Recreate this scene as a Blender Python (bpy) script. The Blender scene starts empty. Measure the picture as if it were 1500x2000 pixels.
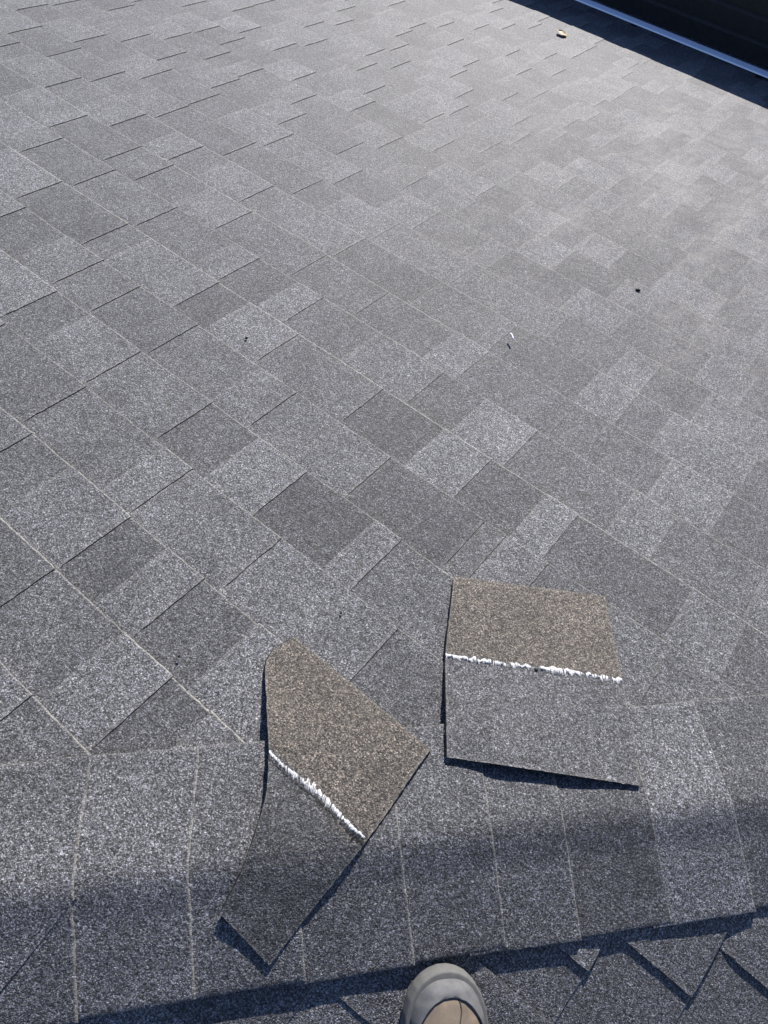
import bpy, math, random
from mathutils import Vector, Matrix, noise

# ------------------------------------------------------------------ camera, sky, sun, exposure
scene = bpy.context.scene
C = scene.collection
PI = math.pi
R = math.radians
TH = R(20.0)                       # roof pitch
CT, ST, TT = math.cos(TH), math.sin(TH), math.tan(TH)

cam_data = bpy.data.cameras.new("camera")
cam = bpy.data.objects.new("camera", cam_data)
C.objects.link(cam)
cam_data.sensor_fit = 'VERTICAL'
cam_data.sensor_height = 24.0
cam_data.lens = 24.0 * 1329.78 / 2000.0
cam_data.clip_start = 0.02
cam_data.clip_end = 2000.0
_X = Vector((0.77546329, 0.6268071, -0.07595759))
_Y = Vector((-0.55491698, 0.73397726, 0.3915923))
_Z = Vector((0.30120398, -0.26151529, 0.91699832))
cm = Matrix((_X, _Y, _Z)).transposed().to_4x4()
cm.translation = Vector((-0.037, 0.01843755, 0.99442945))
cam.matrix_world = cm
scene.camera = cam

SUN_AZ, SUN_EL = R(110.0), R(21.5)
sun_dir = Vector((math.cos(SUN_AZ) * math.cos(SUN_EL), math.sin(SUN_AZ) * math.cos(SUN_EL), math.sin(SUN_EL)))
world = bpy.data.worlds.new("World")
scene.world = world
world.use_nodes = True
wn = world.node_tree
bgn = wn.nodes.get("Background") or wn.nodes.new("ShaderNodeBackground")
sky = wn.nodes.new("ShaderNodeTexSky")
sky.sky_type = 'NISHITA'
sky.sun_disc = False
sky.sun_elevation = SUN_EL
sky.sun_rotation = PI / 2 - SUN_AZ
sky.air_density = 1.2
sky.dust_density = 0.1
sky.ozone_density = 3.5
tint = wn.nodes.new("ShaderNodeMix"); tint.data_type = 'RGBA'; tint.blend_type = 'MULTIPLY'
tint.inputs[0].default_value = 1.0
tint.inputs[7].default_value = (.98, .92, 1.10, 1)      # clear deep-blue sky
wn.links.new(sky.outputs[0], tint.inputs[6])
wn.links.new(tint.outputs[2], bgn.inputs[0])
bgn.inputs[1].default_value = 0.078
sd = bpy.data.lights.new("sun", 'SUN')
sd.energy = 5.0
sd.angle = R(0.53)
sd.color = (1.0, 0.955, 0.905)
sun = bpy.data.objects.new("sun", sd)
C.objects.link(sun)
sun.rotation_euler = sun_dir.to_track_quat('Z', 'Y').to_euler()
scene.view_settings.view_transform = 'Standard'
scene.view_settings.look = 'None'
scene.view_settings.exposure = 0.98
scene.view_settings.gamma = 1.0

rng = random.Random(11)

# ------------------------------------------------------------------ helpers
def tag(o, label=None, cat=None, group=None, kind=None):
    if label: o["label"] = label
    if cat: o["category"] = cat
    if group: o["group"] = group
    if kind: o["kind"] = kind
    return o

def empty(name, loc=(0, 0, 0)):
    o = bpy.data.objects.new(name, None)
    o.empty_display_size = 0.05
    o.location = loc
    C.objects.link(o)
    return o

class MB:
    """collects vertices, faces and a per-vertex colour (tone, edge, brown, stain)"""
    def __init__(self):
        self.v, self.f, self.c, self.s = [], [], [], []
    def vert(self, p, col=(0.5, 0, 0, 0)):
        self.v.append(tuple(p)); self.c.append(col)
        return len(self.v) - 1
    def face(self, ids, smooth=True):
        self.f.append(tuple(ids)); self.s.append(smooth)
    def build(self, name, mat, parent=None, recalc=False):
        me = bpy.data.meshes.new(name)
        me.from_pydata(self.v, [], self.f)
        me.polygons.foreach_set("use_smooth", self.s)
        at = me.color_attributes.new("col", 'FLOAT_COLOR', 'POINT')
        flat = [x for c in self.c for x in c]
        at.data.foreach_set("color", flat)
        me.materials.append(mat)
        me.update()
        o = bpy.data.objects.new(name, me)
        C.objects.link(o)
        if recalc:
            import bmesh
            bm = bmesh.new(); bm.from_mesh(me)
            bmesh.ops.recalc_face_normals(bm, faces=bm.faces)
            bm.to_mesh(me); bm.free()
        if parent:
            o.parent = parent
            o.matrix_parent_inverse = Matrix.Translation(parent.location).inverted()
        return o

def strip(mb, A, B, smooth=True, flip=False):
    """quads between two equally long rows of vertex ids"""
    for i in range(len(A) - 1):
        q = (A[i], A[i + 1], B[i + 1], B[i])
        mb.face(q[::-1] if flip else q, smooth)

# ------------------------------------------------------------------ materials
def nodes(name):
    m = bpy.data.materials.new(name)
    m.use_nodes = True
    nt = m.node_tree
    b = nt.nodes["Principled BSDF"]
    return m, nt, b, nt.nodes.new, nt.links.new

def math_node(nt, op, a, b=None, clamp=False):
    n = nt.nodes.new("ShaderNodeMath"); n.operation = op; n.use_clamp = clamp
    for i, x in enumerate((a, b)):
        if x is None: continue
        if isinstance(x, (int, float)): n.inputs[i].default_value = x
        else: nt.links.new(x, n.inputs[i])
    return n.outputs[0]

def mix_node(nt, f, a, b, mode='MIX'):
    n = nt.nodes.new("ShaderNodeMix"); n.data_type = 'RGBA'; n.blend_type = mode
    n.clamp_factor = True
    if isinstance(f, (int, float)): n.inputs[0].default_value = f
    else: nt.links.new(f, n.inputs[0])
    for i, x in ((6, a), (7, b)):
        if isinstance(x, tuple): n.inputs[i].default_value = (*x, 1.0)
        else: nt.links.new(x, n.inputs[i])
    return n.outputs[2]

def ramp(nt, src, stops, interp='LINEAR'):
    n = nt.nodes.new("ShaderNodeValToRGB"); n.color_ramp.interpolation = interp
    el = n.color_ramp.elements
    while len(el) > 1: el.remove(el[-1])
    el[0].position = stops[0][0]; el[0].color = (*[stops[0][1]] * 3, 1)
    for p, v in stops[1:]:
        e = el.new(p); e.color = (v, v, v, 1)
    nt.links.new(src, n.inputs[0])
    return n.outputs[0]

def noise_tex(nt, co, scale, detail=2.0, rough=0.5):
    n = nt.nodes.new("ShaderNodeTexNoise")
    n.inputs["Scale"].default_value = scale
    n.inputs["Detail"].default_value = detail
    n.inputs["Roughness"].default_value = rough
    nt.links.new(co, n.inputs["Vector"])
    return n.outputs["Fac"]

def granule_material(name, level=0.100, grain=760.0):
    """mineral granules: every grain its own grey; tone, cut edges and the brown headlap come from the mesh"""
    m, nt, b, N, L = nodes(name)
    tc = N("ShaderNodeTexCoord").outputs["Object"]
    vo = N("ShaderNodeTexVoronoi"); vo.inputs["Scale"].default_value = grain
    L(tc, vo.inputs["Vector"])
    sep = N("ShaderNodeSeparateColor"); L(vo.outputs["Color"], sep.inputs[0])
    g1 = ramp(nt, sep.outputs[0], [(0, .20), (.25, .55), (.55, 1.05), (.82, 1.6), (.94, 2.1), (1, 2.7)])
    gaps = ramp(nt, vo.outputs["Distance"], [(0, 1.12), (.45, 1.0), (.8, .42)])
    n2 = noise_tex(nt, tc, 340, 2.0, .6)
    n2 = ramp(nt, n2, [(.30, .08), (.5, 1.0), (.70, 1.95)])
    n4 = ramp(nt, noise_tex(nt, tc, 105, 2.0, .5), [(.3, .70), (.7, 1.34)])
    n3 = noise_tex(nt, tc, 13, 4.0, .55)
    n3 = ramp(nt, n3, [(.3, .84), (.7, 1.16)])
    at = N("ShaderNodeAttribute"); at.attribute_name = "col"
    sc = N("ShaderNodeSeparateColor"); L(at.outputs["Color"], sc.inputs[0])
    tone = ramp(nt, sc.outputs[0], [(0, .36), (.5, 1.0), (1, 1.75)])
    v = math_node(nt, 'MULTIPLY', g1, gaps)
    v = math_node(nt, 'MULTIPLY', v, n2)
    v = math_node(nt, 'MULTIPLY', v, n3)
    v = math_node(nt, 'MULTIPLY', v, n4)
    v = math_node(nt, 'MULTIPLY', v, tone)
    v = math_node(nt, 'MULTIPLY', v, level)
    hue = mix_node(nt, sep.outputs[1], (.95, .955, 1.07), (1.03, 1.0, .965))
    hue = mix_node(nt, sc.outputs[2], hue, (1.15, .97, .79))
    comb = N("ShaderNodeCombineColor")
    for i in range(3): L(v, comb.inputs[i])
    col = mix_node(nt, 1.0, comb.outputs[0], hue, 'MULTIPLY')
    # pale cut edge with its sunlit rim painted in, broken up
    en = noise_tex(nt, tc, 95, 3.0, .7)
    en = ramp(nt, en, [(.36, .1), (.6, 1.0)])
    ef = math_node(nt, 'MULTIPLY', sc.outputs[1], en, True)
    col = mix_node(nt, ef, col, (.33, .31, .265))
    # pale bloom on the weathered part
    sn = noise_tex(nt, tc, 70, 4.0, .7)
    sn = ramp(nt, sn, [(.35, .25), (.72, .80)])
    sf = math_node(nt, 'MULTIPLY', at.outputs["Alpha"], sn, True)
    col = mix_node(nt, sf, col, (.33, .31, .275))
    L(col, b.inputs["Base Color"])
    b.inputs["Roughness"].default_value = .70
    b.inputs["Specular IOR Level"].default_value = .40
    b.inputs["Sheen Weight"].default_value = .05
    b.inputs["Sheen Roughness"].default_value = .45
    bp = N("ShaderNodeBump"); bp.inputs["Strength"].default_value = .8
    bp.inputs["Distance"].default_value = .0009
    hh = math_node(nt, 'SUBTRACT', 1.0, vo.outputs["Distance"])
    hh = math_node(nt, 'ADD', hh, math_node(nt, 'MULTIPLY', sep.outputs[2], .6))
    L(hh, bp.inputs["Height"])
    b2 = N("ShaderNodeBump"); b2.inputs["Strength"].default_value = .75
    b2.inputs["Distance"].default_value = .0026
    L(noise_tex(nt, tc, 230, 3.0, .65), b2.inputs["Height"])
    L(bp.outputs[0], b2.inputs["Normal"]); L(b2.outputs[0], b.inputs["Normal"])
    return m

def plain_material(name, rgb, rough=.6, var=.25, scale=60., bump=.0, metal=0., spec=.4, rgb2=None, bdist=.0006):
    m, nt, b, N, L = nodes(name)
    tc = N("ShaderNodeTexCoord").outputs["Object"]
    n = noise_tex(nt, tc, scale, 5.0, .62)
    f = ramp(nt, n, [(.3, 0), (.7, 1)])
    c2 = rgb2 or tuple(c * (1 - var) for c in rgb)
    col = mix_node(nt, f, rgb, c2)
    L(col, b.inputs["Base Color"])
    b.inputs["Roughness"].default_value = rough
    b.inputs["Metallic"].default_value = metal
    b.inputs["Specular IOR Level"].default_value = spec
    if bump:
        bp = N("ShaderNodeBump"); bp.inputs["Strength"].default_value = bump
        bp.inputs["Distance"].default_value = bdist
        L(n, bp.inputs["Height"]); L(bp.outputs[0], b.inputs["Normal"])
    return m

M_SH = granule_material("asphalt_granules")
M_WALL = plain_material("black_siding_paint", (.030, .032, .031), .6, .35, 40, .5, spec=.4)
M_TRIM = plain_material("pale_metal_trim", (.90, .93, .96), .30, .05, 8, metal=.9)
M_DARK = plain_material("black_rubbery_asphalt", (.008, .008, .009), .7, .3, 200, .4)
M_APRON = plain_material("grey_flashing", (.105, .105, .11), .6, .2, 25)
M_WHITE = plain_material("white_chalky_line", (.60, .60, .61), .9, .2, 420, 1.0, rgb2=(.24, .235, .23), bdist=.001)
M_LEAF = plain_material("dry_leaf", (.62, .47, .27), .7, .3, 90)
M_STICK = plain_material("pale_twig_bark", (.78, .77, .73), .7, .2, 300)
M_RUB = plain_material("scuffed_grey_rubber", (.062, .062, .068), .7, .3, 48, .9, rgb2=(.125, .124, .118))
M_SOLE = plain_material("worn_sole_rubber", (.115, .112, .102), .8, .3, 80, .5, rgb2=(.08, .08, .08))
M_LTH = plain_material("tan_suede", (.19, .150, .108), .9, .3, 42, .8, rgb2=(.105, .086, .068), spec=.2)
M_GRD = plain_material("bare_ground", (.16, .14, .10), .95, .4, 1.5)
M_SEAM = plain_material("dark_seam_thread", (.05, .042, .035), .9, .3, 80)

# ------------------------------------------------------------------ the roof
E = 0.143
V0 = -0.237          # v' of butt line 0 (hip line passes through the origin)
TABS = {
 1: [(-0.702, 'd', 0.4), (-0.54, 'l', 0.62), (-0.435, 'd', 0.3), (-0.357, 'l', 0.5)],
 2: [(-0.969, 'd', 0.4), (-0.859, 'l', 0.5), (-0.702, 'd', 0.25), (-0.611, 'l', 0.6), (-0.526, 'd', 0.33), (-0.407, 'l', 0.6)],
 3: [(-1.009, 'd', 0.42), (-0.713, 'd', 0.5), (-0.494, 'd', 0.55), (-0.242, 'd', 0.36)],
 4: [(-1.295, 'd', 0.42), (-1.185, 'l', 0.62), (-1.024, 'd', 0.5), (-0.817, 'd', 0.32), (-0.688, 'l', 0.72), (-0.566, 'd', 0.22), (-0.405, 'l', 0.66), (-0.344, 'd', 0.42)],
 5: [(-1.621, 'd', 0.4), (-1.33, 'd', 0.45), (-1.2, 'd', 0.38), (-1.016, 'd', 0.42), (-0.726, 'd', 0.5), (-0.259, 'd', 0.36), (-0.212, 'd', 0.62), (-0.124, 'd', 0.38), (0.001, 'l', 0.5)],
 6: [(-1.677, 'd', 0.36), (-1.42, 'd', 0.45), (-1.102, 'd', 0.28), (-1.002, 'l', 0.68), (-0.852, 'd', 0.45), (-0.612, 'd', 0.27), (-0.451, 'l', 0.72), (-0.335, 'd', 0.3), (-0.208, 'l', 0.72), (-0.137, 'd', 0.33), (0.099, 'l', 0.62)],
 7: [(-1.873, 'd', 0.45), (-1.652, 'd', 0.5), (-1.41, 'd', 0.4), (-1.115, 'd', 0.3), (-0.988, 'l', 0.62), (-0.907, 'd', 0.42), (-0.554, 'd', 0.34), (-0.441, 'l', 0.7), (-0.31, 'd', 0.42)],
 8: [(-1.955, 'd', 0.4), (-1.72, 'd', 0.45), (-1.588, 'd', 0.45), (-1.283, 'd', 0.4), (-1.022, 'd', 0.42), (-0.82, 'd', 0.4), (-0.288, 'd', 0.42)],
 9: [(-2.493, 'd', 0.5), (-2.177, 'd', 0.5), (-1.874, 'd', 0.36), (-1.736, 'l', 0.72), (-1.625, 'd', 0.45), (-1.345, 'd', 0.5), (-1.344, 'd', 0.45), (-0.765, 'd', 0.4), (-0.573, 'd', 0.55), (-0.532, 'd', 0.33)],
 10: [(-2.581, 'd', 0.45), (-2.368, 'd', 0.48), (-2.15, 'd', 0.5), (-1.558, 'd', 0.42), (-1.289, 'd', 0.4), (-1.003, 'd', 0.5), (-0.746, 'd', 0.42), (-0.46, 'd', 0.38), (-0.292, 'l', 0.7), (-0.206, 'd', 0.35)],
 11: [(-1.866, 'd', 0.32), (-1.536, 'd', 0.5), (-1.259, 'd', 0.33), (-1.096, 'l', 0.68), (-0.969, 'd', 0.42)],
 12: [(-2.369, 'd', 0.5), (-2.184, 'd', 0.45), (-1.617, 'd', 0.36), (-1.376, 'd', 0.5), (-1.122, 'd', 0.4)],
 13: [(-2.628, 'd', 0.45), (-2.113, 'd', 0.36), (-2.03, 'l', 0.68), (-0.836, 'l', 0.66), (-0.191, 'd', 0.38)],
 14: [(-2.189, 'd', 0.42), (-1.833, 'd', 0.4), (-0.708, 'd', 0.36), (-0.484, 'd', 0.33), (-0.365, 'l', 0.6)],
 15: [(-1.115, 'd', 0.36)],
 16: [(-2.033, 'd', 0.4)],
 17: [(-1.725, 'd', 0.42)],
 18: [(-2.251, 'l', 0.7), (-2.132, 'd', 0.4), (-1.309, 'd', 0.42)],
 19: [(-1.253, 'd', 0.38)],
}

def nz(x, y, z=0.0): return noise.noise(Vector((x, y, z)))

def s1(u, v, n):     # point on the main slope: u along the courses, v down the slope, n off it
    return (u, v * CT + n * ST, -v * ST + n * CT)
def s2(y, d, n):     # point on the side slope
    return (d * CT + n * ST, y, -d * ST + n * CT)

def smooth01(t):
    t = max(0, min(1, t)); return t * t * (3 - 2 * t)

def undulate(u, v):
    return 0.0035 * nz(u * 1.3, v * 1.3, 3.1) + 0.0011 * nz(u * 7, v * 7, 8.2)

def stain(u, v):
    # pale bloom of the weathered upper right part of the slope
    m = math.exp(-((u + .35) / .85) ** 2 - ((v - 2.5) / 1.15) ** 2)
    n = nz(u * 11, v * 5, 5.5) * .6 + nz(u * 40, v * 24, 1.2) * .6
    return max(0.0, min(.5, m * (n * .9 + .16) * 1.1))

def course_tabs(k, lo, hi, table, r):
    """(start, end, tone, high) for one course"""
    known = []
    for u, t, g in table.get(k, []):
        if not known or u - known[-1][0] > .035: known.append((u, t, g))
    pts = [(lo, 'l', .5)]
    anchors = known + [(hi, None, .5)]
    last = lo
    high = True
    for u, t, g in anchors:
        while u - last > .27:
            w = r.uniform(.07, .20) if high else r.uniform(.08, .24)
            nxt = last + w
            if u - nxt < .07: break
            high = not high
            pts.append((nxt, 'l' if high else 'd', r.uniform(.52, .74) if high else r.uniform(.27, .45)))
            last = nxt
        if t:
            pts.append((u, t, g)); last = u; high = (t == 'l')
    tabs = []
    state = 1
    for i, (u, t, g) in enumerate(pts):
        end = pts[i + 1][0] if i + 1 < len(pts) else hi
        nt_ = pts[i + 1][1] if i + 1 < len(pts) else 'l'
        # a tab before a dark joint stands proud at that end
        h0 = 0.0 if t == 'd' else 1.0
        h1 = 1.0 if nt_ == 'd' else 0.0
        if t == 'l' and nt_ == 'l': h0 = h1 = .5
        tabs.append((u, end, g + r.uniform(-.03, .03), h0, h1))
    return tabs

def build_slope(mapf, ks, v_start, lo, hi, table, keep, raise_h, seed, lift_edge, step_of, stainf, brightness=0.0, step=.0052, taper=None):
    r = random.Random(seed)
    mb = MB()
    for k in ks:
        va, vb = v_start + (k - 1) * E, v_start + k * E
        eb = r.uniform(.3, .85)
        for (u0, u1, tone, h0, h1) in course_tabs(k, lo, hi, table, r):
            gap = .0001
            if taper is not None and h0 > .5: h1 = taper
            a, b = u0 + gap, u1 - gap
            if not any(keep(x, vv) for x in (a, (a + b) / 2, b) for vv in (va, (va + vb) / 2, vb)): continue
            n = max(2, int((b - a) / step_of(vb)))
            sub = 12 if abs(vb - .5) < 1.0 else 4
            rows = [-.010] + [E * q / sub for q in range(sub)] + [E - (.0030 if vb < .5 else .0045), E - (.0012 if vb < .5 else .0022), E]
            edge = max(0, min(1, eb + .5 * nz(a * 3, k * 1.7, 2)))
            sk0 = r.uniform(-.0012, .0012); ph = r.uniform(0, 50)
            ids = []
            for j, dv in enumerate(rows):
                row = []
                for i in range(n + 1):
                    f = i / n
                    u = a + (b - a) * f
                    # the joints are cut a little unevenly
                    if i in (0, n): u += .0016 * nz((va + dv) * 75, (u0 if i == 0 else u1) * 9, 7)
                    v = va + dv
                    jit = .0013 * nz(u * 70, k * 3.3, ph) + .0016 * nz(u * 6, k * 2.1, 4.4) + sk0
                    if j >= len(rows) - 3: v += jit
                    s = dv / E
                    hgt = raise_h * (1 - .82 * smooth01((v - .1) / 1.3) * smooth01((u + 1.7) / 1.0)) * (h0 + (h1 - h0) * min(1, max(0, (f - .15) / .7))) * min(1, max(0, s * 6))
                    nn = -.0023 - step + step * s + hgt + undulate(u, v)
                    nn += lift_edge * max(0, nz(u * 4, k * 5.0, 9.9)) * max(0, s) ** 3
                    e = 0.0
                    if j == len(rows) - 2: e = edge * .65
                    if j == len(rows) - 1: e = edge; nn -= .0012
                    # faint smudge on the upper part of each tab, cut end lines a touch pale too
                    tn = .5 + (tone - .5) * (1 - .3 * smooth01((v - .2) / 1.2)) + .07 * nz(u * 6, v * 6, 2.2) + brightness
                    if i in (0, n) and 0 < j < len(rows) - 2 and h0 + h1 > 0.4: e = max(e, .18)
                    row.append(mb.vert(mapf(u, v, nn), (max(0, min(1, tn)), e, 0, stainf(u, v))))
                ids.append(row)
            for j in range(len(rows) - 1):
                for i in range(n):
                    u = a + (b - a) * (i + .5) / n
                    if keep(u, va + rows[j]):
                        mb.face((ids[j][i], ids[j][i + 1], ids[j + 1][i + 1], ids[j + 1][i])[::1], True)
            # skirts: butt edge and both ends
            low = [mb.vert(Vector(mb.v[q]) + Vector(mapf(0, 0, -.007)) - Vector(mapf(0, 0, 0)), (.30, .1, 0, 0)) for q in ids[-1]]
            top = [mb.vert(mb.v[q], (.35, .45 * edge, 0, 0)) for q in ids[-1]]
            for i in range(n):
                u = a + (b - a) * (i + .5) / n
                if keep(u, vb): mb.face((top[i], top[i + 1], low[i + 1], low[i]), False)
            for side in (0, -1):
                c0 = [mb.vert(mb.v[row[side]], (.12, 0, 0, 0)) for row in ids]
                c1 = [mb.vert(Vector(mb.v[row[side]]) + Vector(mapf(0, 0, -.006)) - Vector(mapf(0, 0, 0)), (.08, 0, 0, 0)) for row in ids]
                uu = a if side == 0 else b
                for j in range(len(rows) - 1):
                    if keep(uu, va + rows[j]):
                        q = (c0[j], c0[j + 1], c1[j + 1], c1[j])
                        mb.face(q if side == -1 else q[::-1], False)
    return mb

roof = empty("shingled_roof")
tag(roof, "grey asphalt shingle roof with a capped hip running across the bottom of the view", "roof")

def keep1(u, v): return (u - v * CT) < -.012
def keep2(y, d): return (d * CT - y) > .012
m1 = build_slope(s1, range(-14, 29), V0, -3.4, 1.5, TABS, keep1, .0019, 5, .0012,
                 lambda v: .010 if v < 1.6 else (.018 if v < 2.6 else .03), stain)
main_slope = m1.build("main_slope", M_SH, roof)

# side slope below the hip: butt line positions and tab ends as seen beside the boot
TABS2 = {0: [(-.42, 'd', .42), (-.30, 'l', .5), (-.275, 'd', .4), (-.235, 'l', .5), (-.10, 'd', .4)],
         1: [(-.50, 'd', .42), (-.267, 'l', .55), (-.205, 'd', .42), (-.10, 'd', .40), (-.023, 'l', .60), (.026, 'd', .40)],
         2: [(-.40, 'd', .42), (-.33, 'l', .55), (-.25, 'd', .40), (.038, 'l', .50), (.20, 'd', .36)],
         3: [(-.36, 'd', .42), (-.22, 'l', .55), (-.10, 'd', .42), (.113, 'l', .5), (.27, 'd', .4)],
         4: [(-.30, 'l', .55), (-.1, 'd', .42), (.05, 'l', .55), (.2, 'd', .4)]}
m2 = build_slope(s2, range(-10, 16), .252 - E, -2.2, 1.45, TABS2, keep2, .0036, 9, .0006,
                 lambda v: .010 if abs(v - .3) < .4 else .025, lambda u, v: 0.0, step=.0016, taper=.15)
side_slope = m2.build("side_slope", M_SH, roof)
for p in side_slope.data.polygons: pass

# solid deck under both slopes so nothing shows through the joints
db = MB()
A_, B_ = 3.7, 2.4
c_ = (.02, 0, 0, 0)
q = [db.vert(s1(-3.5, -2.25, -.016), c_), db.vert((-2.2, -2.2, 2.2 * TT - .017), c_), db.vert((1.6, 1.6, -1.6 * TT - .017), c_),
     db.vert((1.6, 4.2 * CT, -4.2 * ST - .016), c_), db.vert((-3.5, 4.2 * CT, -4.2 * ST - .016), c_),
     db.vert((2.2, -2.2, -2.2 * TT - .016), c_), db.vert((2.2, 1.6, -2.2 * TT - .016), c_)]
db.face((q[0], q[1], q[2], q[3], q[4]), False)
db.face((q[1], q[5], q[6], q[2]), False)
db.build("deck", M_DARK, roof, True)

# ------------------------------------------------------------------ hip caps
S2_ = math.sqrt(.5)
#      w (m, minus = main slope side)      height over the apex line
PROF = [(-.142, -.0315), (-.120, -.0272), (-.095, -.0212), (-.065, -.0140), (-.040, -.0080), (-.024, -.0042), (-.011, -.0016),
        (0.0, -.0004), (.010, -.0012), (.022, -.0042), (.036, -.0090), (.052, -.0142), (.072, -.0182), (.095, -.0240), (.120, -.0298), (.143, -.0352)]

def prof(w, bend=0.0):
    w2 = w - bend * max(0, 1 - abs(w) / .142) ** .7
    if w2 <= PROF[0][0]:
        z = PROF[0][1] + (w2 - PROF[0][0]) * .257
    elif w2 >= PROF[-1][0]:
        z = PROF[-1][1] - (w2 - PROF[-1][0]) * .06
    else:
        z = 0
        for (a, za), (b, zb) in zip(PROF, PROF[1:]):
            if a <= w2 <= b:
                z = za + (zb - za) * (w2 - a) / (b - a); break
    return z - .257 * 0 

def hip_point(a, w, n):
    """a: plan distance down the hip, w: plan distance across it (plus = side slope)"""
    x, y = (a + w) * S2_, (a - w) * S2_
    return (x, y, -TT * a * S2_ + n)

def cap_height(a, w, bend=0.0):
    return prof(w, bend) + .0035

def build_cap(a0, a1, tone, r, bend=0.0, wlo=-.142, whi=None, lift=.0020, trim=None, length=.30):
    """one bent cap shingle from a0 (tucked under its neighbour) to its butt at a1"""
    mb = MB()
    hi = whi or .143
    na = max(3, int((a1 - a0) / .007))
    ws = [wlo, wlo + .0015]
    nw = 40
    ws += [wlo + (hi - wlo) * i / nw for i in range(1, nw)] + [hi - .0015, hi]
    ph = r.uniform(0, 90); sk = r.uniform(-.004, .004)
    rows = []
    As = [a0 + (a1 - .0030 - a0) * i / na for i in range(na)] + [a1 - .0030, a1 - .0012, a1]
    na += 1
    for ia, a in enumerate(As):
        row = []
        f = (a - a0) / (a1 - a0)
        for iw, w in enumerate(ws):
            ww = w + (w / .14) * (.0012 * nz(a * 80, ph, 1) + .003 * nz(a * 5, ph, 6))
            if trim: ww = min(ww, trim(a) + .0012 * nz(a * 70, ph, 3))
            aa = a + (.0012 * nz(w * 70, ph, 2) + sk * w / .14 if ia >= na else sk * w / .14 * f)
            n = cap_height(a, ww, bend + .004 * nz(a * 4, ph, 3)) + lift * max(0, f - .2) / .8 + .0011 * nz(a * 6, ww * 7, ph) * min(1, abs(ww) / .05)
            n += .0020 * max(0, ww / .14) ** 3 * nz(a * 5, ph, 8)
            e = 0.0
            if ia == na: e = .32
            if ia == na + 1: e = .45; n -= .0012
            if iw in (0, len(ws) - 1): n -= .0008; e = max(e, .25)
            tn = tone + .07 * nz(aa * 9, ww * 9, ph)
            row.append(mb.vert(hip_point(aa, ww, n), (max(0, min(1, tn)), e, 0, 0)))
        rows.append(row)
    for j in range(len(rows) - 1): strip(mb, rows[j], rows[j + 1])
    dn = Vector((0, 0, -.0048))
    def skirt(ids, flip, e=.35):
        t = [mb.vert(mb.v[i], (.3, e, 0, 0)) for i in ids]
        b = [mb.vert(Vector(mb.v[i]) + dn, (.1, 0, 0, 0)) for i in ids]
        strip(mb, t, b, False, flip)
    skirt(rows[-1], False, .4)
    skirt([rw[-1] for rw in rows], True, .1)
    skirt([rw[0] for rw in rows], False, .1)
    return mb

PF = .9686
butts = [(-2.14, .45), (-1.99, .5), (-1.85, .4), (-1.71, .55), (-1.57, .45), (-1.43, .5), (-1.29, .42), (-1.15, .5), (-1.01, .45), (-.88, .5), (-.745, .45), (-.605, .42), (-.468, .40), (-.336, .50), (-.207, .46), (-.073, .43), (.052, .40),
         (.155, .43), (.286, .30), (.414, .66), (.545, .36), (.68, .5), (.81, .45), (.95, .5), (1.08, .42), (1.21, .5), (1.34, .45), (1.47, .5), (1.6, .45), (1.73, .5), (1.86, .45), (1.99, .5), (2.12, .45)]
rc = random.Random(4)
bends = {-.468: .003, -.336: .003, -.207: .001, -.073: -.002, .052: -.003, .155: -.003, .286: -.002, .414: .003, .545: .0}
caps = []
for a1, tone in butts:
    mbc = build_cap((a1 - .155) * PF, a1 * PF, tone, rc, bends.get(a1, rc.uniform(-.004, .004)), whi=.143 + rc.uniform(-.003, .003))
    caps.append(mbc.build("hip_cap", M_SH, roof))
    caps[-1]["group"] = "cap shingles bent over the hip"
# the trimmed cap at the left whose lower corner is cut on a slant
tr = build_cap(-.80, -.466 * PF, .47, rc, .004, whi=.143, lift=.0022, trim=lambda a: .018 + max(0, (-.452 - a)) * 1.05)
tc_ = tr.build("hip_cap", M_SH, roof)
tc_["group"] = "cap shingles bent over the hip"
tc_["label"] = "slant-cut cap shingle at the far left of the hip"

# ------------------------------------------------------------------ surface the loose pieces lie on
def envelope(x, y):
    w = (x - y) * S2_; a = (x + y) * S2_
    base = -TT * max(x, y)
    if w < 0:
        base += .0085 * smooth01((w + .26) / .12)
    if -.146 < w < .146:
        z = -TT * a * S2_ + cap_height(a, w) + .0035
        return max(z, base)
    return base

# ------------------------------------------------------------------ two loose shingle pieces
def smooth(t): t = max(0, min(1, t)); return t * t * (3 - 2 * t)

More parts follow.
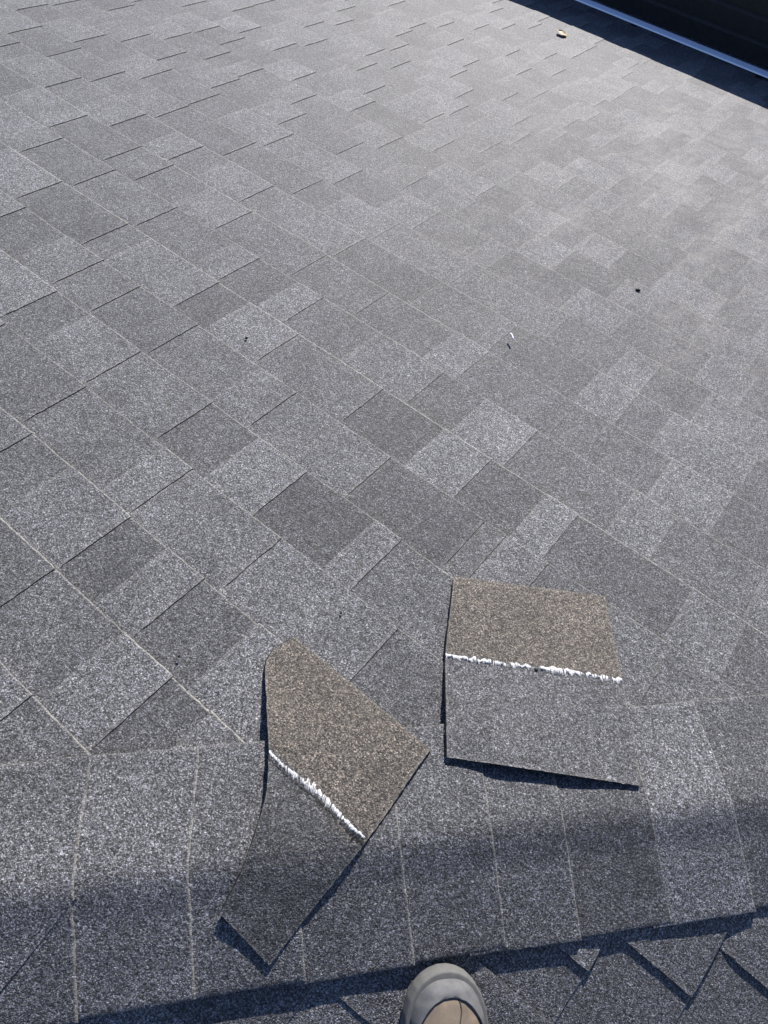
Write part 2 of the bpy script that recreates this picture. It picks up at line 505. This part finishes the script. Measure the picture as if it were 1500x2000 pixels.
def loose_piece(name, label, rowsxy, liftf, ts, nu, nv, line_t, brownf, tone):
    """rowsxy: [(t, left xy, right xy)] down the piece; t is the distance share from the headlap end"""
    root_loc = Vector((*[(rowsxy[0][1][i] + rowsxy[-1][2][i]) / 2 for i in (0, 1)], 0))
    root_loc.z = envelope(root_loc.x, root_loc.y)
    root = empty(name, root_loc)
    tag(root, label, "loose shingle", "loose shingle pieces lying by the hip")
    def at(t, f):
        for (t0, l0, r0), (t1, l1, r1) in zip(rowsxy, rowsxy[1:]):
            if t <= t1 + 1e-9:
                g = (t - t0) / (t1 - t0); break
        # smooth interpolation of the edges (Catmull-like by neighbours)
        i = [q[0] for q in rowsxy].index(t0)
        def cr(side):
            P = [Vector(rowsxy[max(0, min(len(rowsxy) - 1, i + d))][side]) for d in (-1, 0, 1, 2)]
            if i == 0: P[0] = 2 * P[1] - P[2]
            if i + 2 >= len(rowsxy): P[3] = 2 * P[2] - P[1]
            return .5 * ((2 * P[1]) + (-P[0] + P[2]) * g + (2 * P[0] - 5 * P[1] + 4 * P[2] - P[3]) * g * g + (-P[0] + 3 * P[1] - 3 * P[2] + P[3]) * g ** 3)
        l, rr = cr(1), cr(2)
        p = l + (rr - l) * f
        zs = [envelope(p.x + dx, p.y + dy) for dx in (-.02, 0, .02) for dy in (-.02, 0, .02)]
        return Vector((p.x, p.y, max(sum(zs) / 9, zs[4] - .0025) + liftf(t, f)))
    def sheet(part, ta, tb, brown_side, mat):
        mb = MB()
        n = max(4, int(nv * (tb - ta)))
        rows = []
        for j in range(n + 1):
            t = ta + (tb - ta) * j / n
            row = []
            for i in range(nu + 1):
                f = i / nu
                p = at(t, f)
                jx = .0011
                if i in (0, nu): p.x += jx * nz(t * 40, f * 7, 3) ; p.y += jx * nz(t * 40, f * 7, 8)
                if (j == 0 and ta == 0) or (j == n and tb == 1): p.x += jx * nz(f * 40, t, 3); p.y += jx * nz(f * 40, t, 8)
                br = brownf(t, f)
                e = .22 if (i in (0, nu) or (j == 0 and ta == 0) or (j == n and tb == 1)) else 0
                row.append(mb.vert(p, (tone(t, f) + .07 * nz(p.x * 16, p.y * 16, 4), e, br, 0)))
            rows.append(row)
        for j in range(n): strip(mb, rows[j], rows[j + 1], True, True)
        th = Vector((0, 0, -.0034))
        low = [[mb.vert(Vector(mb.v[i]) + th, (.0, 0, 0, 0)) for i in row] for row in rows]
        for j in range(n): strip(mb, low[j], low[j + 1], True, False)
        def rim(ids, lids, flip):
            t_ = [mb.vert(mb.v[i], (.10, .0, 0, 0)) for i in ids]
            b_ = [mb.vert(mb.v[i], (.0, 0, 0, 0)) for i in lids]
            strip(mb, t_, b_, False, flip)
        rim([r_[0] for r_ in rows], [r_[0] for r_ in low], True)
        rim([r_[-1] for r_ in rows], [r_[-1] for r_ in low], False)
        rim(rows[0], low[0], False)
        rim(rows[-1], low[-1], True)
        return mb.build(part, mat, root)
    # black strip on the left cut edge, standing in for its shadow line
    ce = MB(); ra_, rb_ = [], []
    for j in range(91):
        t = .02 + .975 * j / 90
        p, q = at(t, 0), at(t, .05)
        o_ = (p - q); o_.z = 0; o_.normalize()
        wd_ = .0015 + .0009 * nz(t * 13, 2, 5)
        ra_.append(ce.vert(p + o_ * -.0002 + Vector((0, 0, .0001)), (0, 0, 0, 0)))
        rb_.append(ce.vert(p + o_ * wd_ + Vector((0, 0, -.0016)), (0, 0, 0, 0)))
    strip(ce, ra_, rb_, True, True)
    ce.build("edge_shadow_strip", M_DARK, root)
    sheet("headlap", 0.0, line_t, True, M_SH)
    sheet("exposed_face", line_t, 1.0, False, M_SH)
    return root, at

def ragged_line(name, mat, at, t_of, width_of, root, gaps=(), cols=330, thick=.0012, seed=1, f0=0., f1=1., drip=.6, dens=1.0):
    r = random.Random(seed)
    mb = MB()
    for i in range(cols):
        fa, fb = f0 + (f1 - f0) * i / cols, f0 + (f1 - f0) * (i + 1.05) / cols
        fm = (fa + fb) / 2
        if any(g0 < fm < g1 for g0, g1 in gaps) or r.random() > dens: continue
        w = width_of(fm)
        if w <= 0: continue
        la, lb = nz(fm * 34, seed, 1), nz(fm * 46, seed, 4)
        if nz(fm * 21, seed, 7) < -.42: continue
        ta = t_of(fm) - w * max(.06, .32 + .45 * la + .12 * r.random())
        tb = t_of(fm) + w * max(.06, .34 + drip * .8 * lb + .30 * r.random() ** 2)
        n0 = thick * (.5 + r.random())
        m = 3
        L_, R_ = [], []
        for j in range(m + 1):
            t = min(1, max(0, ta + (tb - ta) * j / m))
            hgt = n0 if 0 < j < m else .0007
            for side, f in ((L_, fa), (R_, fb)):
                side.append(mb.vert(at(t, min(1, max(0, f))) + Vector((0, 0, hgt)), (.5, 0, 0, 0)))
        for j in range(m): mb.face((L_[j], L_[j + 1], R_[j + 1], R_[j]), False)
    return mb.build(name, mat, root)

def p1(u, v): return (u - .037, (v - .237) * CT)       # measured slope coordinates -> plan

# left piece: cut on a curve at its left, lower corner over the hip
L_rows = [(0.0, p1(-.314, .306), p1(-.052, .306)),
          (.17, p1(-.3165, .252), p1(-.050, .253)),
          (.32, p1(-.268, .205), p1(-.047, .205)),
          (.47, p1(-.213, .155), p1(-.046, .156)),
          (.62, (-.212, -.120), (-.084, -.122)),
          (.82, (-.182, -.185), (-.087, -.190)),
          (1.0, (-.168, -.245), (-.088, -.254))]
def l_lift(t, f):
    edge = max(0, 1 - f / .25)
    z = .0030 + .009 * smooth((t - .15) / .2) * (1 - smooth((t - .40) / .14)) * edge
    z += .0015 * math.sin(t * 6 + 1) ** 2
    z += .0008 * smooth((t - .8) / .2) * (1 - .5 * f) + .0100 * smooth((t - .43) / .1) * (1 - smooth((t - .62) / .25)) * max(0, 1 - f / .18)
    z -= .0024 * smooth((t - .5) / .12) * smooth(f / .6)
    return z
left_piece, at_l = loose_piece("loose_shingle", "brown-topped shingle piece with a curved left edge and a pointed lower end over the hip",
    L_rows, l_lift, None, 44, 90, .455,
    lambda t, f: .95 if t < .45 else (.7 * smooth((f - .3) / .6) * (1 - smooth((t - .49) / .06))), lambda t, f: .34 if t < .45 else .20)
def t_l(f): return .462 + .006 * math.sin(f * 9) 
ragged_line("tar_residue", M_DARK, at_l, lambda f: t_l(f) + .018, lambda f: (.026 if f > .82 else (.016 if .22 < f < .7 else .008)), left_piece, cols=300, thick=.0010, seed=5, drip=1.0, dens=.75)
ragged_line("white_line", M_WHITE, at_l, t_l, lambda f: .030 * (.8 + .7 * nz(f * 8, 1, 1)) * (1.2 if .25 < f < .75 else .8), left_piece, cols=240, thick=.002, seed=2, f1=.97, dens=.84)

# right piece: lies askew on the slope, lower end lifted over the cap
R_rows = [(0.0, p1(-.194, .570), p1(.022, .722)),
          (.24, p1(-.158, .506), p1(.068, .660)),
          (.47, p1(-.121, .441), p1(.114, .597)),
          (.75, p1(-.076, .378), p1(.160, .530)),
          (1.0, p1(-.028, .312), p1(.205, .463))]
def r_lift(t, f):
    z = .0034 + .003 * max(0, 1 - f / .15) * smooth((t - .35) / .5)
    z += .008 * smooth((t - .70) / .30) * smooth(f / .35) * (1 - .9 * max(0, f - .45) / .55)
    z += .0015 * math.sin(f * 7) ** 2
    return z
right_piece, at_r = loose_piece("loose_shingle", "squarish shingle piece lying askew, brown upper half above a broken straight white line",
    R_rows, r_lift, None, 56, 70, .47,
    lambda t, f: .95 * (1 - .0 * t) if t < .47 else .0, lambda t, f: (.50 - .14 * smooth((t * 1.1 + (.4 - f) * .4) / .35)) if t < .47 else .38)
ragged_line("white_line", M_WHITE, at_r, lambda f: .474 + .004 * math.sin(f * 7), lambda f: .036 * (.8 + .8 * nz(f * 7, 4, 2)) * (1.0 if f < .88 else 1.25), right_piece, thick=.002,
            gaps=((.485, .535),), cols=240, seed=8, dens=.88, drip=1.0)

def blob(name, mat, center, rad, label, cat, group=None, squash=.6, seed=0, parent=None, axis=None, stretch=1.0):
    """small irregular lump"""
    import bmesh
    bm = bmesh.new()
    bmesh.ops.create_icosphere(bm, subdivisions=2, radius=1.0)
    me = bpy.data.meshes.new(name)
    for v in bm.verts:
        d = 1 + .35 * nz(v.co.x * 1.5 + seed, v.co.y * 1.5, v.co.z * 1.5)
        p = v.co * d * rad
        p.z *= squash
        p.x *= stretch
        if axis is not None: p = Matrix.Rotation(axis, 3, 'Z') @ p
        v.co = p
    for f in bm.faces: f.smooth = True
    bm.to_mesh(me); bm.free()
    me.materials.append(mat)
    o = bpy.data.objects.new(name, me); C.objects.link(o)
    o.location = center
    if label: tag(o, label, cat, group)
    if parent:
        o.parent = parent
        o.matrix_parent_inverse = Matrix.Translation(parent.location).inverted()
    return o

nailp = at_r(.485, .51)
blob("nail_head", M_DARK, nailp + Vector((0, 0, .0012)), .0030, None, None, parent=right_piece)

def on1(u, v, n=0.0): return Vector(s1(u - .037, v - .237, n))
blob("pebble", M_DARK, on1(-.878, .759, .0), .0034, "tiny black pebble lying left of centre on the slope", "pebble", None, .7, 3)
blob("pebble", M_DARK, on1(-.351, 1.680, .0), .0045, "small black pebble on the pale upper right part of the slope", "pebble", None, .7, 8, axis=.3, stretch=1.5)
blob("pebble", M_DARK, on1(-.288, .386, .001), .0022, "speck of black grit just above the left loose shingle piece", "pebble", None, .7, 14)
blob("pebble", M_DARK, on1(-.414, .169, .001), .0022, "speck of black grit left of the curved loose shingle piece", "pebble", None, .7, 19)

# pale twig with its shadow
tb = MB()
base = on1(-.476, 1.218, .004)
dirv = Vector((.80, -.62, 0)).normalized()
sidev = Vector((-dirv.y, dirv.x, 0))
NS = 10
prev = None
for i in range(NS + 1):
    f = i / NS
    cpt = base + dirv * (f - .5) * .020 + Vector((0, 0, .0035 + .003 * f)) + sidev * .0015 * math.sin(f * 3)
    rr = .0028 * (1 - .35 * f) * (.6 if i in (0, NS) else 1)
    ring = [tb.vert(cpt + sidev * rr * math.cos(2 * PI * q_ / 8) + Vector((0, 0, 1)) * rr * math.sin(2 * PI * q_ / 8)) for q_ in range(8)]
    if prev:
        for q_ in range(8): tb.face((prev[q_], prev[(q_ + 1) % 8], ring[(q_ + 1) % 8], ring[q_]))
    else: tb.face(ring)
    prev = ring
tb.face(prev[::-1])
tag(tb.build("twig", M_STICK, None, True), "short pale bit of twig lying on the shingles above the right piece", "twig")

# curled dry leaf near the far shadow
lb = MB()
lc = on1(-1.526, 3.390, .0005)
ld = Vector((.93, -.36, -.02)).normalized(); ls = Vector((.36, .93, -.34)).normalized()
g = []
for i in range(11):
    f = i / 10
    hw = .020 * math.sin(PI * min(1, f * .93 + .05)) ** .8
    row = []
    for j in range(7):
        s = (j - 3) / 3
        row.append(lb.vert(lc + ld * (f - .5) * .062 + ls * s * hw + Vector((0, 0, .006 * s * s + .003 * math.sin(f * 5) ** 2))))
    g.append(row)
for i in range(10): strip(lb, g[i], g[i + 1])
lo_ = [[lb.vert(Vector(lb.v[q_]) - Vector((0, 0, .0006))) for q_ in row] for row in g]
for i in range(10): strip(lb, lo_[i], lo_[i + 1], True, True)
tag(lb.build("dry_leaf", M_LEAF, None), "small curled tan leaf on the roof beside the edge of the wall shadow", "leaf")

# ------------------------------------------------------------------ dark wall at the foot of the main slope
WA, WB = Vector((-1.7951, 3.5304, -1.2849)), Vector((-.7318, 3.4652, -1.2612))
wd = WB - WA; wl = wd.length
wdir = Vector((wd.x, wd.y, 0)).normalized()
wn_ = Vector((wdir.y, -wdir.x, 0))      # towards the viewer
if wn_.y > 0: wn_ = -wn_
W0, W1 = -2.3, 3.2                       # along the wall, metres from WA
wall = empty("dark_wall", WA)
tag(wall, "low black wall of horizontal boards with a pale metal strip along its foot", "wall")
def wp(s, out, h):
    p = WA + wdir * s + wn_ * out
    zroof = -TT * max(p.x, p.y)
    return Vector((p.x, p.y, WA.z + (WB.z - WA.z) * s / wl + h))
def prism(mb, prof_pts, s0, s1_, seg=1):
    rings = []
    for i in range(seg + 1):
        s = s0 + (s1_ - s0) * i / seg
        rings.append([mb.vert(wp(s, o, h)) for o, h in prof_pts])
    n = len(prof_pts)
    for i in range(seg):
        for j in range(n):
            mb.face((rings[i][j], rings[i][(j + 1) % n], rings[i + 1][(j + 1) % n], rings[i + 1][j]), False)
    mb.face(rings[0][::-1], False); mb.face(rings[-1], False)
WALL_H = 0.315
sid = MB()
pr = [(-.20, -.4), (-.014, -.4)]
h = .032
pr.append((-.014, h))
while h < WALL_H - .01:
    h2 = min(h + .098, WALL_H)
    pr += [(-.008, h), (.006, h + .006), (.006, h2 - .016), (-.008, h2 - .001)]
    h = h2
pr += [(-.20, WALL_H)]
prism(sid, pr, W0, W1, 6)
sid.build("siding", M_WALL, wall, True)
tr_ = MB()
prism(tr_, [(-.012, .002), (.019, .004), (.024, .009), (.021, .014), (.004, .024), (-.012, .027)], W0, W1, 4)
tr_.build("base_strip", M_TRIM, wall, True)
ap = MB()
prism(ap, [(-.012, -.030), (.075, -.036), (.085, .0245 - .034), (.08, -.004 - .0), (.022, -.012), (-.012, -.004)][:0] or
      [(-.013, -.030), (.060, -.020), (.060, .0245), (.057, .0255), (.024, -.0125), (-.013, -.0105)][:2] + [(.062, .010), (.056, .0145), (.024, -.0115), (-.013, -.0105)], W0, W1, 4)
ap.build("apron", M_APRON, wall, True)
for s in (.356, 1.035, 1.75, -.36):
    bk = MB()
    prism(bk, [(.022, -.02), (.046, -.006), (.046, .012), (.034, .014), (.022, .004)], s - .016, s + .016, 1)
    bk.build("bracket", M_DARK, wall, True)

# ------------------------------------------------------------------ boot
boot = empty("boot", s2(-.165, .115, 0))
tag(boot, "scuffed boot with grey rubber toe cap and tan upper on the side slope", "boot")
Fv = Vector(s2(0, -.64, 0)) * 1 + Vector((0, .768, 0))
Fv = (Vector(s2(.768, -.64, 0)) - Vector(s2(0, 0, 0))).normalized()
Nv = Vector((ST, 0, CT))
Rv = Fv.cross(Nv).normalized()
toe = Vector(s2(-.130, .089, -.001)) - Rv * .007
BS = .93
def bp_(s, side, hgt): return toe - Fv * s * BS + Rv * side * BS + Nv * hgt * BS
def interp(tab, s):
    for (a, va), (b, vb) in zip(tab, tab[1:]):
        if s <= b:
            g_ = max(0, (s - a) / (b - a)); g_ = g_ * g_ * (3 - 2 * g_) if False else g_
            return va + (vb - va) * g_
    return tab[-1][1]
HW = [(0, .006), (.003, .017), (.008, .0265), (.016, .035), (.028, .0425), (.045, .0485), (.065, .0515), (.09, .0525), (.12, .051), (.16, .044), (.20, .038), (.24, .037), (.27, .034), (.287, .024), (.294, .008)]
HT = [(0, .022), (.004, .032), (.012, .042), (.025, .049), (.045, .055), (.07, .061), (.10, .072), (.13, .088), (.16, .100), (.20, .104), (.27, .100), (.294, .085)]
def body_ring(mb, s, grow, hlow, col=(.5, 0, 0, 0), n=28, sub=0.0):
    hw = interp(HW, s) + grow - sub
    ht = interp(HT, s) + grow * .6
    ids = []
    for i in range(n + 1):
        th_ = PI * i / n
        cx, sy = math.cos(th_), math.sin(th_)
        x = hw * (abs(cx) ** .62) * (1 if cx > 0 else -1)
        z = hlow + (ht - hlow) * (sy ** .72)
        ids.append(mb.vert(bp_(s, x, z), col))
    return ids
def loft(name, mat, ss, grow, hlow, cap_ends=True):
    mb = MB()
    rings = [body_ring(mb, s, grow, hlow) for s in ss]
    for a, b in zip(rings, rings[1:]): strip(mb, a, b)
    if cap_ends:
        mb.face(rings[0]); mb.face(rings[-1][::-1])
    return mb.build(name, mat, boot, True)
ss = [.004 + .29 * (i / 60) ** 1.3 for i in range(61)]
loft("upper", M_LTH, ss, -.0015, .014)
# rubber toe cap: shell round the toe, running back low along both sides
tcb = MB()
NSN, NA = 60, 56
rings = []
for i in range(NSN + 1):
    s = .0006 + .20 * (i / NSN) ** 1.25
    ids = []
    # share of the half-arc that the rubber covers at this distance from the toe
    if s < .019: lim = PI / 2
    else: lim = PI / 2 * (1 - min(1, ((s - .019) / .070)) ** .5 * (.74 if True else .82))
    hw, ht = interp(HW, s) + .0022, interp(HT, s) + .0022
    for side in (1, -1):
        arc = []
        for j in range(NA // 2 + 1):
            th_ = lim * j / (NA // 2)
            cx, sy = math.cos(th_), math.sin(th_)
            x = hw * cx ** .62 * side
            edge_sink = .0030 * smooth((j / (NA / 2) - .93) / .07) if s >= .019 else 0
            # ledge of the bumper low on the toe, with a groove above it
            zz = .012 + (ht - .012) * sy ** .72 - edge_sink
            led = 0.0
            arc.append(tcb.vert(bp_(s, x, zz)))
        ids.append(arc)
    rings.append(ids)
for a, b in zip(rings, rings[1:]):
    strip(tcb, a[0], b[0]); strip(tcb, a[1], b[1], True, True)
tcap = tcb.build("toe_cap", M_RUB, boot, True)
# bumper: thick rubber lip round the very front
def rim_mesh(name, mat, out, z0, z1, s_end, inner=.010):
    mb = MB()
    path = []
    S = [.0 + s_end * (i / 50) ** 1.6 for i in range(50, -1, -1)]
    for s in S: path.append((s, interp(HW, s)))
    path += [(0, 0)]
    for s in S[::-1]: path.append((s, -interp(HW, s)))
    pts = [Vector((s, w)) for s, w in path]
    ring = []
    for i, p in enumerate(pts):
        a_, b_ = pts[max(0, i - 2)], pts[min(len(pts) - 1, i + 2)]
        t = (b_ - a_).normalized(); nrm = Vector((-t.y, t.x))
        if nrm.dot(Vector((p.x - .06, p.y))) < 0: nrm = -nrm
        sec = []
        for k_ in range(9):
            an = -PI / 2 + PI * k_ / 8
            o_ = out * (.55 + .45 * math.cos(an) ** .5 if math.cos(an) > 0 else .55)
            q_ = p + nrm * o_
            sec.append(mb.vert(bp_(q_.x, q_.y, z0 + (z1 - z0) * (math.sin(an) + 1) / 2)))
        q_ = p - nrm * inner
        sec.append(mb.vert(bp_(q_.x, q_.y, z1 - .001)))
        sec.insert(0, mb.vert(bp_(q_.x, q_.y, z0 + .0005)))
        ring.append(sec)
    for a, b in zip(ring, ring[1:]): strip(mb, a, b)
    return mb.build(name, mat, boot, True)
rim_mesh("toe_bumper", M_SOLE, .0075, .004, .030, .075)
# sole
sb = MB()
top, bot = [], []
outl = [(s, interp(HW, s) + .005) for s in [.294 * (i / 50) ** 1.4 for i in range(51)]]
loop = [(s - .004, w) for s, w in outl] + [(s, -w) for s, w in outl[::-1]]
for s, w in loop:
    bot.append(sb.vert(bp_(s, w * .97, .0))); top.append(sb.vert(bp_(s, w, .015)))
n = len(loop)
for i in range(n): sb.face((bot[i], bot[(i + 1) % n], top[(i + 1) % n], top[i]))
sb.face(top, False); sb.face(bot[::-1], False)
sb.build("sole", M_SOLE, boot, True)
# short stitched seam in the tan upper
st = MB()
prev = None
for i in range(13):
    s_ = .0195 + .030 * i / 12
    sd_ = .012 + .002 * math.sin(i * .4)
    hw = interp(HW, s_) - .0015
    z_ = .014 + (interp(HT, s_) - .0009 - .014) * (max(0, 1 - (abs(sd_) / hw) ** 3.2)) ** .36
    ring = [st.vert(bp_(s_, sd_ + o_, z_ + h_ + (.0004 if i % 2 else 0))) for o_, h_ in ((-.0009, -.001), (-.0006, .0008), (.0006, .0008), (.0009, -.001))]
    if prev: strip(st, prev, ring)
    prev = ring
st.build("stitched_seam", M_SEAM, boot, True)
# ankle shaft, out of the picture
shb = MB()
prev = None
for i in range(15):
    f = i / 14
    hgt = .07 + .115 * f
    cs = .215 + .012 * f
    ids = []
    for k_ in range(32):
        an = 2 * PI * k_ / 32
        rx, ry = .070 - .018 * f + .006 * smooth(f), .040 + .004 * smooth((f - .5) * 2)
        ids.append(shb.vert(bp_(cs + rx * math.cos(an), ry * math.sin(an), hgt)))
    if prev:
        for k_ in range(32): shb.face((prev[k_], prev[(k_ + 1) % 32], ids[(k_ + 1) % 32], ids[k_]))
    prev = ids
inner = [shb.vert(Vector(shb.v[q_]) * 1 + (Vector(bp_(.227, 0, .185)) - Vector(shb.v[q_])) * .12 - Nv * .03) for q_ in prev]
for k_ in range(32): shb.face((prev[k_], prev[(k_ + 1) % 32], inner[(k_ + 1) % 32], inner[k_]))
shb.face(inner)
shb.build("shaft", M_LTH, boot, True)

# ------------------------------------------------------------------ ground far below
gb = MB()
q = [gb.vert((x, y, -4.2)) for x, y in ((-400, -400), (400, -400), (400, 400), (-400, 400))]
gb.face(q, False)
tag(gb.build("ground", M_GRD), kind="structure")
